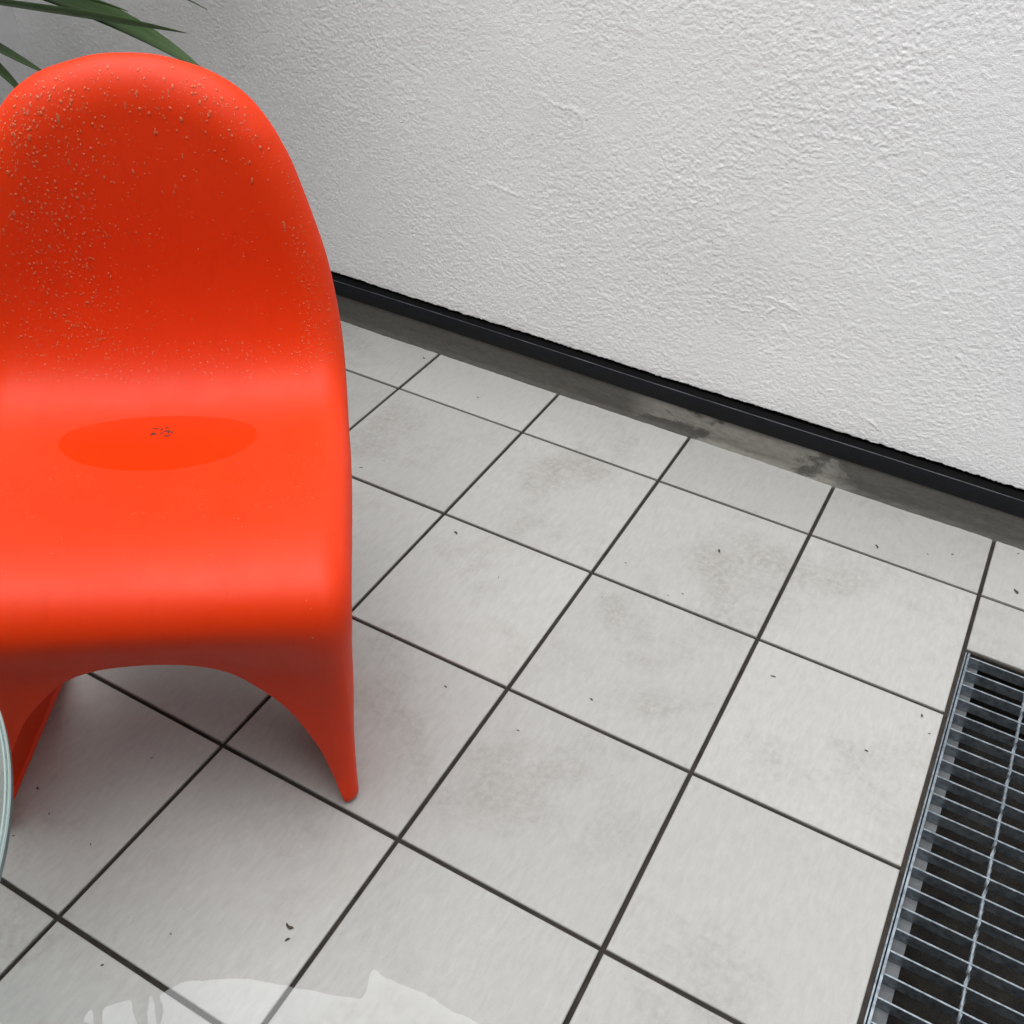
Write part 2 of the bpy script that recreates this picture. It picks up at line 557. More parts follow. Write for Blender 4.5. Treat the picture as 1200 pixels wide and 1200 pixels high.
rag = vnoise(gxs * 90, gxs * 0, 21) * 0.0010 + vnoise(gxs * 300, gxs * 0, 22) * 0.0011 + vnoise(gxs * 12, gxs * 0, 23) * 0.0015
for r_ in range(4):
    PZ[r_] += rag * (1 - r_ / 4)
P = np.stack([GX, PY, PZ], -1)
# lower lip returning to the membrane
lip = P[:1].copy(); lip[..., 1] = YP + 0.0065; lip[..., 2] += 0.001
P = np.concatenate([lip, P], 0)
P -= np.array(back.location)
link('render_coat', grid_mesh('render_coat', P), M_PLASTER, back, smooth=True)
# the same coat outside the finely modelled area
zt = float(gzs[-1]); xr = float(gxs[-1])
v = [(xr, YP, zb), (X1, YP, zb), (X1, YP, 2.4), (X0, YP, 2.4), (X0, YP, zt), (xr, YP, zt), (X1, YP, zt)]
wpart('upper_render', (v, [(0, 1, 6, 5), (4, 5, 6, 2, 3)]), M_PLASTER_FAR, back)
wpart('wall_core', box(X0 - 0.3, X1, YP + 0.0072, 0.42, -0.05, 2.4), M_MEMB, back)
# plinth with uneven face
px = np.linspace(X0, X1, 500); pz = np.linspace(-0.02, 0.0700, 22)
A, B = np.meshgrid(px, pz)
py = YW - 0.0016 * vnoise(A * 7, B * 30, 31) - 0.0009 * vnoise(A * 60, B * 60, 32) - 0.0006 * vnoise(A * 200, B * 200, 33)
py -= 0.004 * np.clip((0.010 - B) / 0.012, 0, 1)
P = np.stack([A, py, B], -1) - np.array(back.location)
link('plinth', grid_mesh('plinth', P), M_PLINTH, back, smooth=True)
# strip: front leaf, rounded nose, ledge back to the coat
prof = [(0.1668, 0.0660), (0.1635, 0.0662), (0.1629, 0.0990), (0.1632, 0.1002), (0.1640, 0.1008)]
sx = np.linspace(X0, X1, 260)
P = np.zeros((len(prof), len(sx), 3))
for a, (yy, zz) in enumerate(prof):
    P[a, :, 0] = sx; P[a, :, 1] = yy + vnoise(sx * 3, sx * 0, 41) * 0.0007; P[a, :, 2] = zz + vnoise(sx * 4, sx * 0, 42) * 0.0008
link('edge_strip', grid_mesh('edge_strip', P - np.array(back.location)), M_STRIP, back)

P = np.zeros((2, len(sx), 3))
for a, (yy, zz) in enumerate(((0.1640, 0.10085), (0.187, 0.1030))):
    P[a, :, 0] = sx; P[a, :, 1] = yy; P[a, :, 2] = zz + vnoise(sx * 4, sx * 0, 42) * 0.0008
link('strip_ledge', grid_mesh('strip_ledge', P - np.array(back.location)), M_MEMB, back)
edge_hl = np.zeros((len(sx), 7, 3))  # thin pale thread stands in for the highlight along the strip's edge
for j in range(7):
    an = 2 * math.pi * j / 6
    rr = 0.00085 * (0.85 + 0.35 * vnoise(sx * 23, sx * 0, 43))
    edge_hl[:, j, 0] = sx; edge_hl[:, j, 1] = 0.1634 + vnoise(sx * 3, sx * 0, 41) * 0.0007 + rr * math.cos(an); edge_hl[:, j, 2] = 0.1007 + vnoise(sx * 4, sx * 0, 42) * 0.0008 + rr * math.sin(an)
link('strip_edge_highlight', grid_mesh('strip_edge_highlight', edge_hl - np.array(back.location)), M_EDGE_HIGHLIGHT, back, smooth=True)

side = empty('rendered_wall', (X0, -1.5, 0))
tag(side, 'grey-white rendered side wall meeting the long wall behind the plant', 'wall')
ys_ = np.arange(-0.6, YP + 0.009, 0.004); zs_ = np.arange(0.0, 1.0, 0.004)
A, B = np.meshgrid(ys_, zs_)
P = np.stack([X0 + 0.0 * A + stucco(A + 5, B) + 0.002, A, B], -1)
P = P[:, ::-1] - np.array(side.location)
link('render_coat', grid_mesh('render_coat', P), M_PLASTER, side, smooth=True)
wpart('wall_core', box(X0 - 0.25, X0 - 0.002, Y1, YP - 0.001, -0.05, 2.4), M_PLASTER_FAR, side)

# unseen wall behind the camera, added to cut low light from the front
YF = -2.1
far = empty('light_blocking_wall', (0.3, YF, 0))
tag(far, 'tall dark grey unseen wall added opposite the house wall to block low light', 'wall')
wpart('wall_core', box(X0 - 0.002, 2.2, YF - 0.25, YF, -0.002, 3.0), M_DARKWALL, far)

# ------------------------------------------------------------------ chair
YAW = math.radians(-54.5)
CH_O = np.array([0.141, -0.752, 0.0])
FW = np.array([math.cos(YAW), math.sin(YAW), 0.0]); RT = np.array([-math.sin(YAW), math.cos(YAW), 0.0])

# centre profile: Y forward, Z up, then edge roll radius, roll depth, side concavity
CP = np.array([
    (-0.172, 0.822, .066, .040, .008), (-0.163, 0.764, .064, .040, .012), (-0.152, 0.700, .062, .040, .016), (-0.143, 0.620, .060, .038, .018),
    (-0.135, 0.550, .058, .038, .019), (-0.123, 0.500, .055, .038, .019), (-0.106, 0.4570, .052, .038, .018), (-0.081, 0.4270, .050, .038, .018),
    (-0.050, 0.4080, .048, .038, .018), (-0.012, 0.3990, .046, .038, .018), (0.030, 0.3985, .045, .038, .017), (0.080, 0.4020, .044, .038, .014),
    (0.140, 0.4085, .043, .038, .010), (0.200, 0.4155, .042, .038, .006), (0.255, 0.4190, .041, .038, .003), (0.302, 0.4130, .040, .036, .000),
    (0.332, 0.3920, .040, .035, .000), (0.345, 0.3600, .039, .034, .000),
    (0.345, 0.3250, .038, .033, .000), (0.338, 0.2800, .036, .032, .000), (0.331, 0.2000, .034, .030, .000), (0.329, 0.1000, .030, .026, .000),
    (0.333, 0.0000, .026, .022, .000)])
def catmull(C, n=40):
    out = []
    E = np.vstack([2 * C[0] - C[1], C, 2 * C[-1] - C[-2]])
    for i in range(1, len(E) - 2):
        for t in np.linspace(0, 1, n, endpoint=False):
            p0, p1, p2, p3 = E[i - 1:i + 3]
            out.append(0.5 * (2 * p1 + (p2 - p0) * t + (2 * p0 - 5 * p1 + 4 * p2 - p3) * t * t + (3 * p1 - p0 - 3 * p2 + p3) * t ** 3))
    out.append(C[-1])
    return np.array(out)
PR = catmull(CP)
# smooth the polyline a little for even curvature
for _ in range(800):
    PR[1:-1] = 0.25 * PR[:-2] + 0.5 * PR[1:-1] + 0.25 * PR[2:]
S = np.concatenate([[0], np.cumsum(np.hypot(*(PR[1:, :2] - PR[:-1, :2]).T))])
TG = np.gradient(PR[:, :2], S, axis=0)
TG /= np.linalg.norm(TG, axis=1)[:, None]
NM = np.stack([-TG[:, 1], TG[:, 0]], 1)        # tangent runs downward on the back: normal = forward
ip = lambda s, arr: np.interp(s, S, arr)
i_knee = int(np.argmax(PR[:, 0]))
i_seat = int(np.argmin(np.abs(PR[:, 0] - 0.016)))
s_of_z_back = lambda z: np.interp(-np.asarray(z, float), -PR[:i_seat, 1], S[:i_seat])
i_low = int(np.argmin(np.abs(S - S[i_knee]))) - 10
s_of_z_leg = lambda z: np.interp(-np.asarray(z, float), -PR[i_low:, 1], S[i_low:])
S_END = S[-1]
s_at = lambda yv, lo=0: S[lo + int(np.argmin(np.abs(PR[lo:i_knee, 0] - yv)))]

# right-hand outline, half width over arc length
top_tab = [(0.0, .822), (.030, .8208), (.058, .8155), (.096, .804), (.124, .789), (.144, .772), (.160, .752), (.171, .734)]
side_tab = [(.171, .734), (.184, .706), (.193, .680), (.209, .626), (.222, .575), (.231, .518), (.237, .460)]
def smooth_curve(pts, n):
    pts = np.array(pts, float)
    c = catmull(pts, 20)
    L = np.concatenate([[0], np.cumsum(np.linalg.norm(np.diff(c, axis=0), axis=1))])
    t = np.linspace(0, L[-1], n)
    return np.stack([np.interp(t, L, c[:, 0]), np.interp(t, L, c[:, 1])], 1)
top_pts = [(x * 1.02, float(s_of_z_back(z))) for x, z in top_tab]
side_pts = [(x * 1.02 if x < .2 else x + .004, float(s_of_z_back(z))) for x, z in side_tab]
side_pts += [(.2447, s_at(-.02)), (.2480, s_at(.05)), (.2498, s_at(.13)), (.2503, s_at(.22)), (.2497, s_at(.30)),
             (.2482, float(s_of_z_leg(.36))), (.2455, float(s_of_z_leg(.30))), (.2425, float(s_of_z_leg(.22))), (.2380, float(s_of_z_leg(.14))),
             (.2365, float(s_of_z_leg(.07))), (.2365, float(s_of_z_leg(.025))), (.2365, S_END - 0.010), (.2320, S_END - 0.002), (.2275, S_END)]
arch_tab = [(.2275, 0.0), (.2225, .002), (.2185, .010), (.2120, .035), (.2035, .070), (.1915, .115), (.1650, .176), (.1400, .213), (.0960, .256), (.0550, .277), (.020, .284), (0, .285)]
arch_pts = [(x, float(s_of_z_leg(z))) for x, z in arch_tab]
NB, NA = 260, 81                 # rows, half columns
top_c = smooth_curve(top_pts, 400)            # centre -> shoulder
side_c = smooth_curve(side_pts, 800)          # shoulder -> foot
arch_c = smooth_curve(arch_pts[::-1], 400)    # centre -> foot
def sample(c, t):
    k = np.linspace(0, 1, len(c))
    return np.stack([np.interp(t, k, c[:, 0]), np.interp(t, k, c[:, 1])], -1)
ta = np.linspace(0, 1, NA); a_ = 1.5 * ta - 0.5 * ta ** 3          # 0 centre .. 1 edge, dense at the edge
tb = np.linspace(0, 1, NB); b_ = 1 - (1 - tb) ** 1.0
b_ = 1 - (1 - tb) ** 1.35                                           # 0 bottom .. 1 top, dense at the top
Bc = sample(arch_c, a_); Tc = sample(top_c, a_)
Lc = np.stack([np.zeros(NB), arch_c[0, 1] + (top_c[0, 1] - arch_c[0, 1]) * b_], 1)
Rcv = sample(side_c[::-1], b_)
AA, BB = np.meshgrid(a_, b_)
AA3, BB3 = AA[..., None], BB[..., None]
D2 = ((1 - BB3) * Bc[None] + BB3 * Tc[None] + (1 - AA3) * Lc[:, None] + AA3 * Rcv[:, None]
      - ((1 - AA3) * (1 - BB3) * Bc[0] + AA3 * (1 - BB3) * Bc[-1] + (1 - AA3) * BB3 * Tc[0] + AA3 * BB3 * Tc[-1]))
# relax the grid near the shoulder, where side and top edge run on into each other
for _ in range(60):
    blk = D2[-26:, -26:]
    blk[1:-1, 1:-1] = 0.25 * (blk[:-2, 1:-1] + blk[2:, 1:-1] + blk[1:-1, :-2] + blk[1:-1, 2:])
# full width by mirroring
DL = D2[:, :0:-1].copy(); DL[..., 0] *= -1
D = np.concatenate([DL, D2], 1)               # NB x (2NA-1) x 2
half = np.concatenate([top_c, side_c[1:]], 0)[::2]
hw_s, hw_x = side_c[:, 1], side_c[:, 0]
def outline_dist(x, s):
    x = np.abs(x).ravel(); s = s.ravel()
    a = half[:-1]; b = half[1:]; ab = b - a; l2 = (ab ** 2).sum(1)
    out = np.empty(len(x))
    for k0 in range(0, len(x), 4000):
        p = np.stack([x[k0:k0 + 4000], s[k0:k0 + 4000]], 1)[:, None]
        t = np.clip(((p - a) * ab).sum(2) / l2, 0, 1)
        q = a + t[..., None] * ab
        out[k0:k0 + 4000] = np.sqrt(((p - q) ** 2).sum(2)).min(1)
    return out
def surf(x, s, d=None):
    """outline-plane (x, arc s) -> local chair point and frame"""
    shp = np.shape(x)
    x = np.ravel(x); s = np.ravel(s)
    if d is None:
        d = outline_dist(x, s)
    R_, Dp, cc = ip(s, PR[:, 2]), ip(s, PR[:, 3]), ip(s, PR[:, 4])
    n = np.stack([ip(s, NM[:, 0]), ip(s, NM[:, 1])], 1); n /= np.linalg.norm(n, axis=1)[:, None]
    hw = np.interp(s, hw_s, hw_x)
    q = np.clip(1 - d / R_, 0, 1)
    off = -Dp * (1 - np.sqrt(1 - 0.985 * q ** 2.2)) + cc * (np.clip(np.abs(x) / hw, 0, 1) ** 2)
    z = ip(s, PR[:, 1])
    below = np.clip((S_END - s), 0, 1)
    k = np.clip((s - S[i_knee] + 0.03) / 0.13, 0, 1); k = k * k * (3 - 2 * k)
    rec = 0.040 * k * np.clip(1 - (x / 0.235) ** 2, 0, 1) * np.clip((S_END - s) / 0.05, 0, 1)
    P = np.stack([x, ip(s, PR[:, 0]) + n[:, 0] * off - rec, z + n[:, 1] * off], 1)
    N = np.stack([0 * x, n[:, 0], n[:, 1]], 1)
    return P.reshape(*shp, 3), N.reshape(*shp, 3)
V3, N3 = surf(D[..., 0], D[..., 1])
nb, na = V3.shape[:2]
idx = np.arange(nb * na).reshape(nb, na)
quads = [np.stack([idx[:-1, :-1], idx[:-1, 1:], idx[1:, 1:], idx[1:, :-1]], -1).reshape(-1, 4)]
# flange running round sides and top
loop = np.concatenate([idx[:, 0], idx[-1, 1:-1], idx[::-1, -1]])
lp = V3.reshape(-1, 3)[loop]; ln = N3.reshape(-1, 3)[loop]
lD = D.reshape(-1, 2)[loop]
fl_s = [0.0, 0.12, 0.3, s_at(-.02), s_at(.1), s_at(.22), S[i_knee] - 0.02, float(s_of_z_leg(.30)), float(s_of_z_leg(.20)), float(s_of_z_leg(.12)),
        float(s_of_z_leg(.07)), float(s_of_z_leg(.035)), float(s_of_z_leg(.012)), S_END]
fl_d = [0.008, 0.010, 0.012, 0.016, 0.024, 0.032, 0.036, 0.042, 0.055, 0.075, 0.105, 0.150, 0.195, 0.215]
fd = np.interp(lD[:, 1], fl_s, fl_d)
for _ in range(12):
    fd[1:-1] = 0.25 * fd[:-2] + 0.5 * fd[1:-1] + 0.25 * fd[2:]
# below the seat the flange widens into deep side cheeks that run back along the floor
ck = [(s_at(.02), .005, .366), (s_at(.10), .075, .352), (s_at(.165), .108, .333), (s_at(.225), .132, .311), (s_at(.28), .148, .288),
      (S[i_knee] - .055, .158, .266), (S[i_knee] - .02, .163, .248), (float(s_of_z_leg(.33)), .165, .232), (float(s_of_z_leg(.28)), .163, .212),
      (float(s_of_z_leg(.20)), .150, .165), (float(s_of_z_leg(.10)), .110, .085), (float(s_of_z_leg(.05)), .055, .040), (S_END, -.04, 0.0)]
ck = np.array(ck)
endp = lp - ln * fd[:, None]
mixw = np.clip((lD[:, 1] - s_at(-.03)) / (s_at(.05) - s_at(-.03)), 0, 1); mixw = mixw * mixw * (3 - 2 * mixw)
for c_, col_ in ((1, 1), (2, 2)):
    endp[:, c_] = endp[:, c_] * (1 - mixw) + np.interp(lD[:, 1], ck[:, 0], ck[:, col_]) * mixw
for _ in range(10):
    endp[1:-1, 1:] = 0.25 * endp[:-2, 1:] + 0.5 * endp[1:-1, 1:] + 0.25 * endp[2:, 1:]
KF = 12
verts = [V3.reshape(-1, 3)]
prev = loop
base_n = nb * na
sgn = np.sign(lD[:, 0])
low = np.clip((lD[:, 1] - s_at(.10)) / 0.2, 0, 1)
depth = np.linalg.norm(endp - lp, axis=1)
for k in range(1, KF + 1):
    t = k / KF
    q = lp + (endp - lp) * t
    q[:, 0] -= sgn * np.clip(np.abs(lD[:, 0]) / 0.15, 0, 1) * 0.004 * t * (1 - low)
    q[:, 0] -= sgn * low * 0.10 * depth * t
    q[:, 2] = np.maximum(q[:, 2], 0.0)
    verts.append(q)
    cur = base_n + (k - 1) * len(loop) + np.arange(len(loop))
    quads.append(np.stack([prev[:-1], cur[:-1], cur[1:], prev[1:]], -1))
    prev = cur
# make the flange wind the same way as the sheet
sheet_edges = {(int(q[i]), int(q[(i + 1) % 4])) for q in quads[0] for i in range(4) if q[i] in (loop[5], loop[6])}
if (int(loop[5]), int(loop[6])) in sheet_edges:
    want = (int(loop[6]), int(loop[5]))
else:
    want = (int(loop[5]), int(loop[6]))
q5 = [int(a) for a in quads[1][5]]
fe = {(q5[i], q5[(i + 1) % 4]) for i in range(4)}
if want not in fe:
    quads = [quads[0]] + [q[:, ::-1] for q in quads[1:]]
CV = np.concatenate(verts); CQ = np.concatenate(quads)
CV[:, 2] = np.maximum(CV[:, 2], 0.0)
chair = empty('cantilever_chair', tuple(CH_O))
chair.rotation_euler = (0, 0, YAW - math.pi / 2)     # local +Y forward, +X to the chair's right as seen from the front
tag(chair, 'glossy orange-red moulded plastic cantilever chair, wet with rain', 'chair')
def to_local(P):      # x axis as seen from the front (RT) -> blender local; local -X = ... keep handedness
    Q = np.array(P, float).copy()
    return Q
# world = O + RT*x + FW*y ; with rotation YAW-90deg: local X axis -> (cos(YAW-90), sin(YAW-90)) = -RT... so x is mirrored
LX = np.array([math.cos(YAW - math.pi / 2), math.sin(YAW - math.pi / 2), 0])
MX = float(np.sign(LX @ RT))
CVl = CV.copy(); CVl[:, 0] *= MX
me = bpy.data.meshes.new('seat_shell')
if MX > 0:
    CQ = CQ[:, ::-1]
fast_mesh(me, CVl, CQ)
import bmesh as _bm
_b0 = _bm.new(); _b0.from_mesh(me)
_bm.ops.remove_doubles(_b0, verts=_b0.verts, dist=0.0006)
_bm.ops.dissolve_degenerate(_b0, edges=_b0.edges, dist=0.0004)
_b0.to_mesh(me); _b0.free()
shell = link('seat_shell', me, M_CHAIR, chair, smooth=True)
sol = shell.modifiers.new('thickness', 'SOLIDIFY')
sol.thickness = 0.0075
sol.offset = -1.0
sol.use_even_offset = False
sol.use_quality_normals = True
bev = shell.modifiers.new('rim', 'BEVEL')
bev.width = 0.0024; bev.segments = 3; bev.limit_method = 'ANGLE'; bev.angle_limit = math.radians(70)

def chair_world(P):
    P = np.asarray(P, float)
    return CH_O + P[..., :1] * RT + P[..., 1:2] * FW + P[..., 2:3] * np.array([0, 0, 1.0])

# ------------------------------------------------------------------ seat puddle (level water in the lowest part of the seat)
LEVEL = float(PR[:, 1][(PR[:, 0] > -0.06) & (PR[:, 0] < 0.1)].min()) + 0.0045
WET_NODE.inputs[1].default_value = LEVEL
sc = float(S[i_seat])
ring = []
for th in np.linspace(0, 2 * math.pi, 96, endpoint=False):
    r = np.linspace(0, 0.2, 300)
    xx = r * math.cos(th); ss = sc - 0.010 + r * math.sin(th)
    p, _ = surf(xx, ss)
    above = np.where(p[:, 2] > LEVEL)[0]
    kk = above[0] if len(above) else len(r) - 1
    q = p[max(kk, 1)]
    ring.append((q[0], q[1], LEVEL))
ring = np.array(ring)
cen = np.array([[ring[:, 0].mean(), ring[:, 1].mean(), LEVEL]])
W = chair_world(np.concatenate([cen, ring]))
n_ = len(ring)
wo_ = W[0].copy()
fc = [(0, 1 + i, 1 + (i + 1) % n_) for i in range(n_)]
if MX < 0:
    pass
pm = mesh('seat_puddle', W - wo_, fc)
if pm.polygons[0].normal.z < 0:
    pm.flip_normals()
sp_ = link('rain_puddle', pm, M_WATER, None, tuple(wo_))
tag(sp_, 'shallow oval pool of rainwater in the hollow of the orange seat', 'puddle')

# ------------------------------------------------------------------ rain drops on the chair
def drop_mesh_arrays(centers, normals, radii, downs, elong):
    nr, nt = 4, 9
    unit = []
    for i in range(nr):
        ph = math.pi / 2 * i / nr
        for j in range(nt):
            unit.append((math.cos(ph) * math.cos(2 * math.pi * j / nt), math.cos(ph) * math.sin(2 * math.pi * j / nt), math.sin(ph)))
    unit.append((0, 0, 1.0))
    unit.append((0, 0, -0.05))
    unit = np.array(unit)
    faces = []
    for i in range(nr - 1):
        for j in range(nt):
            j2 = (j + 1) % nt
            faces.append((i * nt + j, i * nt + j2, (i + 1) * nt + j2, (i + 1) * nt + j))
    faces3 = [((nr - 1) * nt + j, (nr - 1) * nt + (j + 1) % nt, nr * nt) for j in range(nt)]
    faces3 += [((j + 1) % nt, j, nr * nt + 1) for j in range(nt)]
    tri = [(a, b, c) for a, b, c, d in faces] + [(a, c, d) for a, b, c, d in faces] + faces3
    tri = np.array(tri)
    V, F = [], []
    for k, (c, nrm, r, dn, e) in enumerate(zip(centers, normals, radii, downs, elong)):
        nrm = nrm / np.linalg.norm(nrm)
        t1 = dn - nrm * (dn @ nrm)
        t1 /= (np.linalg.norm(t1) + 1e-9)
        t2 = np.cross(nrm, t1)
        lobes = 1 + 0.13 * np.sin(2 * np.arctan2(unit[:, 1], unit[:, 0]) + k) + 0.08 * np.sin(3 * np.arctan2(unit[:, 1], unit[:, 0]) + 2.1 * k)
        sag = 1 + 0.25 * unit[:, 0]
        V.append(c + r * (np.outer(unit[:, 0] * e * lobes, t1) + np.outer(unit[:, 1] * lobes, t2) + np.outer(unit[:, 2] * 0.52 * sag, nrm)))
        F.append(tri + k * len(unit))
    return np.concatenate(V), np.concatenate(F)

def sample_drops():
    xs, ss, rs, es = [], [], [], []
    sz = lambda z: float(s_of_z_back(z))
    def put(n, fx, fs, rmin, rmax, e0=1.0, e1=1.5, p=2.2):
        for _ in range(n):
            xs.append(fx()); ss.append(fs()); rs.append(rmin + (rmax - rmin) * random.random() ** p); es.append(random.uniform(e0, e1))
    U = random.uniform; G = random.gauss
    # dense cluster down the chair's left half of the back
    put(1100, lambda: G(-0.110, 0.040), lambda: U(sz(.78), sz(.47)), .0004, .0018, p=2.8)
    put(700, lambda: G(-0.14, 0.06), lambda: U(sz(.66), sz(.45)), .0003, .0012)
    put(26, lambda: U(-.19, .19), lambda: U(sz(.79), sz(.60)), .0011, .0022, 1.8, 3.4)
    # along the rolled top edge
    def top_pt():
        t = random.random(); x, s = sample(top_c, np.array([t]))[0]
        return (x if random.random() < 0.55 else -x), s
    for _ in range(300):
        x, s = top_pt()
        xs.append(x * U(.82, .98)); ss.append(s + abs(G(0.022, 0.020)) + 0.004); rs.append(.0004 + .0017 * random.random() ** 2.2); es.append(U(.9, 1.8))
    put(260, lambda: U(-.17, .17), lambda: U(sz(.80), sz(.70)), .0004, .0015, 1, 1.8, 2.4)
    # sparse on the right half, thicker near the right rim
    put(420, lambda: U(-.05, .21), lambda: U(sz(.75), sz(.48)), .0003, .0011)
    put(420, lambda: U(.185, .235), lambda: U(sz(.70), sz(.44)), .0004, .0013)
    # fold between back and seat, film of fine drops on the seat
    put(500, lambda: U(-.2, .2), lambda: U(sz(.47), sz(.425)), .0003, .0013)
    put(500, lambda: U(-.21, .22), lambda: U(s_at(.05), s_at(.19)), .0003, .0009)
    put(90, lambda: U(-.2, .22), lambda: U(s_at(.18), S[i_knee]), .0004, .0010)
    return map(np.array, (xs, ss, rs, es))
dx_, ds_, dr_, de_ = sample_drops()
hwid = np.interp(ds_, half[:, 1], half[:, 0])
keep = (np.abs(dx_) < hwid - 0.006) & (ds_ > 0.008)
dx_, ds_, dr_, de_ = dx_[keep], ds_[keep], dr_[keep], de_[keep]
P0, _ = surf(dx_, ds_)
# keep the pool clear
kp = ~((P0[:, 2] < LEVEL + 0.0015) & (np.abs(P0[:, 0]) < 0.13))
dx_, ds_, dr_, de_, P0 = dx_[kp], ds_[kp], dr_[kp], de_[kp], P0[kp]
e = 0.0008
Px, _ = surf(dx_ + e, ds_); Ps, _ = surf(dx_, ds_ + e)
nn = np.cross(Px - P0, Ps - P0); nn /= np.linalg.norm(nn, axis=1)[:, None]
_, nref = surf(dx_, ds_)
nn *= np.sign((nn * nref).sum(1))[:, None]
dirw = lambda a: a[:, :1] * RT + a[:, 1:2] * FW + a[:, 2:3] * np.array([0, 0, 1.0])
Wc = chair_world(P0); Wn = dirw(nn)
dv, df = drop_mesh_arrays(Wc, Wn, dr_, np.tile(np.array([0, 0, -1.0]), (len(Wc), 1)), de_)
dm = bpy.data.meshes.new('rain_drops')
org = CH_O + np.array([0, 0, 0.4])
fast_mesh(dm, dv - org, df)
drops = link('rain_drops', dm, M_DROP, None, tuple(org), smooth=True)
drops['kind'] = 'stuff'
tag(drops, 'fine clear raindrops beaded over the orange chair back and seat', 'raindrops')

# dirt caught in the seat pool
for k in range(11):
    a = random.uniform(0, 6.28); r = random.uniform(0.002, 0.018)
    x, s = -0.003 + r * math.cos(a), sc - 0.012 + 0.7 * r * math.sin(a)
    p, _ = surf(np.array([x]), np.array([s]))
    w = chair_world(p)[0]
    n = 7
    L = random.uniform(0.004, 0.010)
    ang = random.uniform(0, 3.1)
    vv, ff = [], []
    for i in range(n):
        t = i / (n - 1) - 0.5
        bend = 0.25 * L * math.cos(t * 3.0)
        wd = 0.0010 * (1 - (2 * t) ** 2) + 0.0003
        px_, py_ = L * t * math.cos(ang) - bend * math.sin(ang), L * t * math.sin(ang) + bend * math.cos(ang)
        nx, ny = -math.sin(ang) * wd, math.cos(ang) * wd
        vv += [(px_ + nx, py_ + ny, 0.0006), (px_ - nx, py_ - ny, 0.0006), (px_, py_, 0.0013)]
    for i in range(n - 1):
        for c in range(3):
            d = (c + 1) % 3
            ff.append((i * 3 + c, i * 3 + d, i * 3 + 3 + d, i * 3 + 3 + c))
    o = link('dirt_speck', mesh('dirt_speck', vv, ff), M_SCRAP, None, tuple(w))
    tag(o, 'dark bit of dirt sunk in the pool on the orange seat', 'dirt', 'dirt in the seat pool')

# ------------------------------------------------------------------ glass side table
TC = np.array([0.243, -1.552]); TR = 0.3785; TZ = 0.50
table = empty('glass_side_table', (TC[0], TC[1], 0))
tag(table, 'round clear glass side table in front of the orange chair', 'table')
prof = [(0.0, 0.0), (TR - 0.0012, 0.0), (TR - 0.0003, 0.0005), (TR, 0.0014), (TR, 0.0086), (TR - 0.0003, 0.0095), (TR - 0.0012, 0.010), (0.0, 0.010)]
nt = 160
P = np.zeros((len(prof), nt + 1, 3))
for a, (r, z) in enumerate(prof):
    th = np.linspace(0, 2 * math.pi, nt + 1)
    P[a, :, 0] = r * np.cos(th); P[a, :, 1] = r * np.sin(th); P[a, :, 2] = TZ - 0.010 + z
import bmesh
def lathe(name, prof, nt, mat, parent, loc=(0, 0, 0), smooth=True):
    bm = bmesh.new()
    rings = []
    for r, z in prof:
        if r < 1e-6:
            rings.append([bm.verts.new((0, 0, z))])
        else:
            rings.append([bm.verts.new((r * math.cos(2 * math.pi * i / nt), r * math.sin(2 * math.pi * i / nt), z)) for i in range(nt)])
    for A_, B_ in zip(rings, rings[1:]):
        for i in range(nt):
            j = (i + 1) % nt
            if len(A_) == 1 and len(B_) == 1:
                continue
            if len(A_) == 1:
                bm.faces.new((A_[0], B_[j], B_[i]))
            elif len(B_) == 1:
                bm.faces.new((A_[i], A_[j], B_[0]))
            else:
                bm.faces.new((A_[i], A_[j], B_[j], B_[i]))
    bmesh.ops.recalc_face_normals(bm, faces=bm.faces)
    me = bpy.data.meshes.new(name)
    bm.to_mesh(me); bm.free()
    o = link(name, me, mat, parent, loc, smooth=False)
    if smooth:
        me.shade_smooth() if hasattr(me, 'shade_smooth') else None
        try:
            me.set_sharp_from_angle(angle=math.radians(35))
        except Exception:
            pass
    return o
M_MINT = mat_simple('glass_edge_lit_tint', (0.27, 0.34, 0.325), (0.33, 0.40, 0.385), 0.25, 6)  # bright refraction along the glass rim painted as opaque pale green
M_TEAL = mat_simple('glass_edge_dim_tint', (0.085, 0.135, 0.14), (0.12, 0.18, 0.185), 0.2, 6)  # darker refraction on the rim's side painted as opaque teal
lathe('edge_bevel', [(TR - 0.0034, TZ + 0.0003), (TR + 0.0002, TZ - 0.0006), (TR + 0.0012, TZ - 0.0022)], 240, M_MINT, table)
lathe('edge_side', [(TR + 0.0012, TZ - 0.0023), (TR + 0.0012, TZ - 0.0085), (TR - 0.0002, TZ - 0.0103), (TR - 0.003, TZ - 0.0105)], 240, M_TEAL, table)
lathe('table_top', [(r, TZ - 0.010 + z) for r, z in prof], 200, M_GLASS, table)
lathe('column', [(0, 0.018), (0.022, 0.018), (0.022, 0.47), (0.10, 0.482), (0.10, 0.4895), (0, 0.4895)], 40, M_TABLE_STEEL, table)
lathe('base_plate', [(0, 0.0), (0.17, 0.0), (0.17, 0.008), (0.15, 0.012), (0.03, 0.018), (0, 0.018)], 64, M_TABLE_STEEL, table)

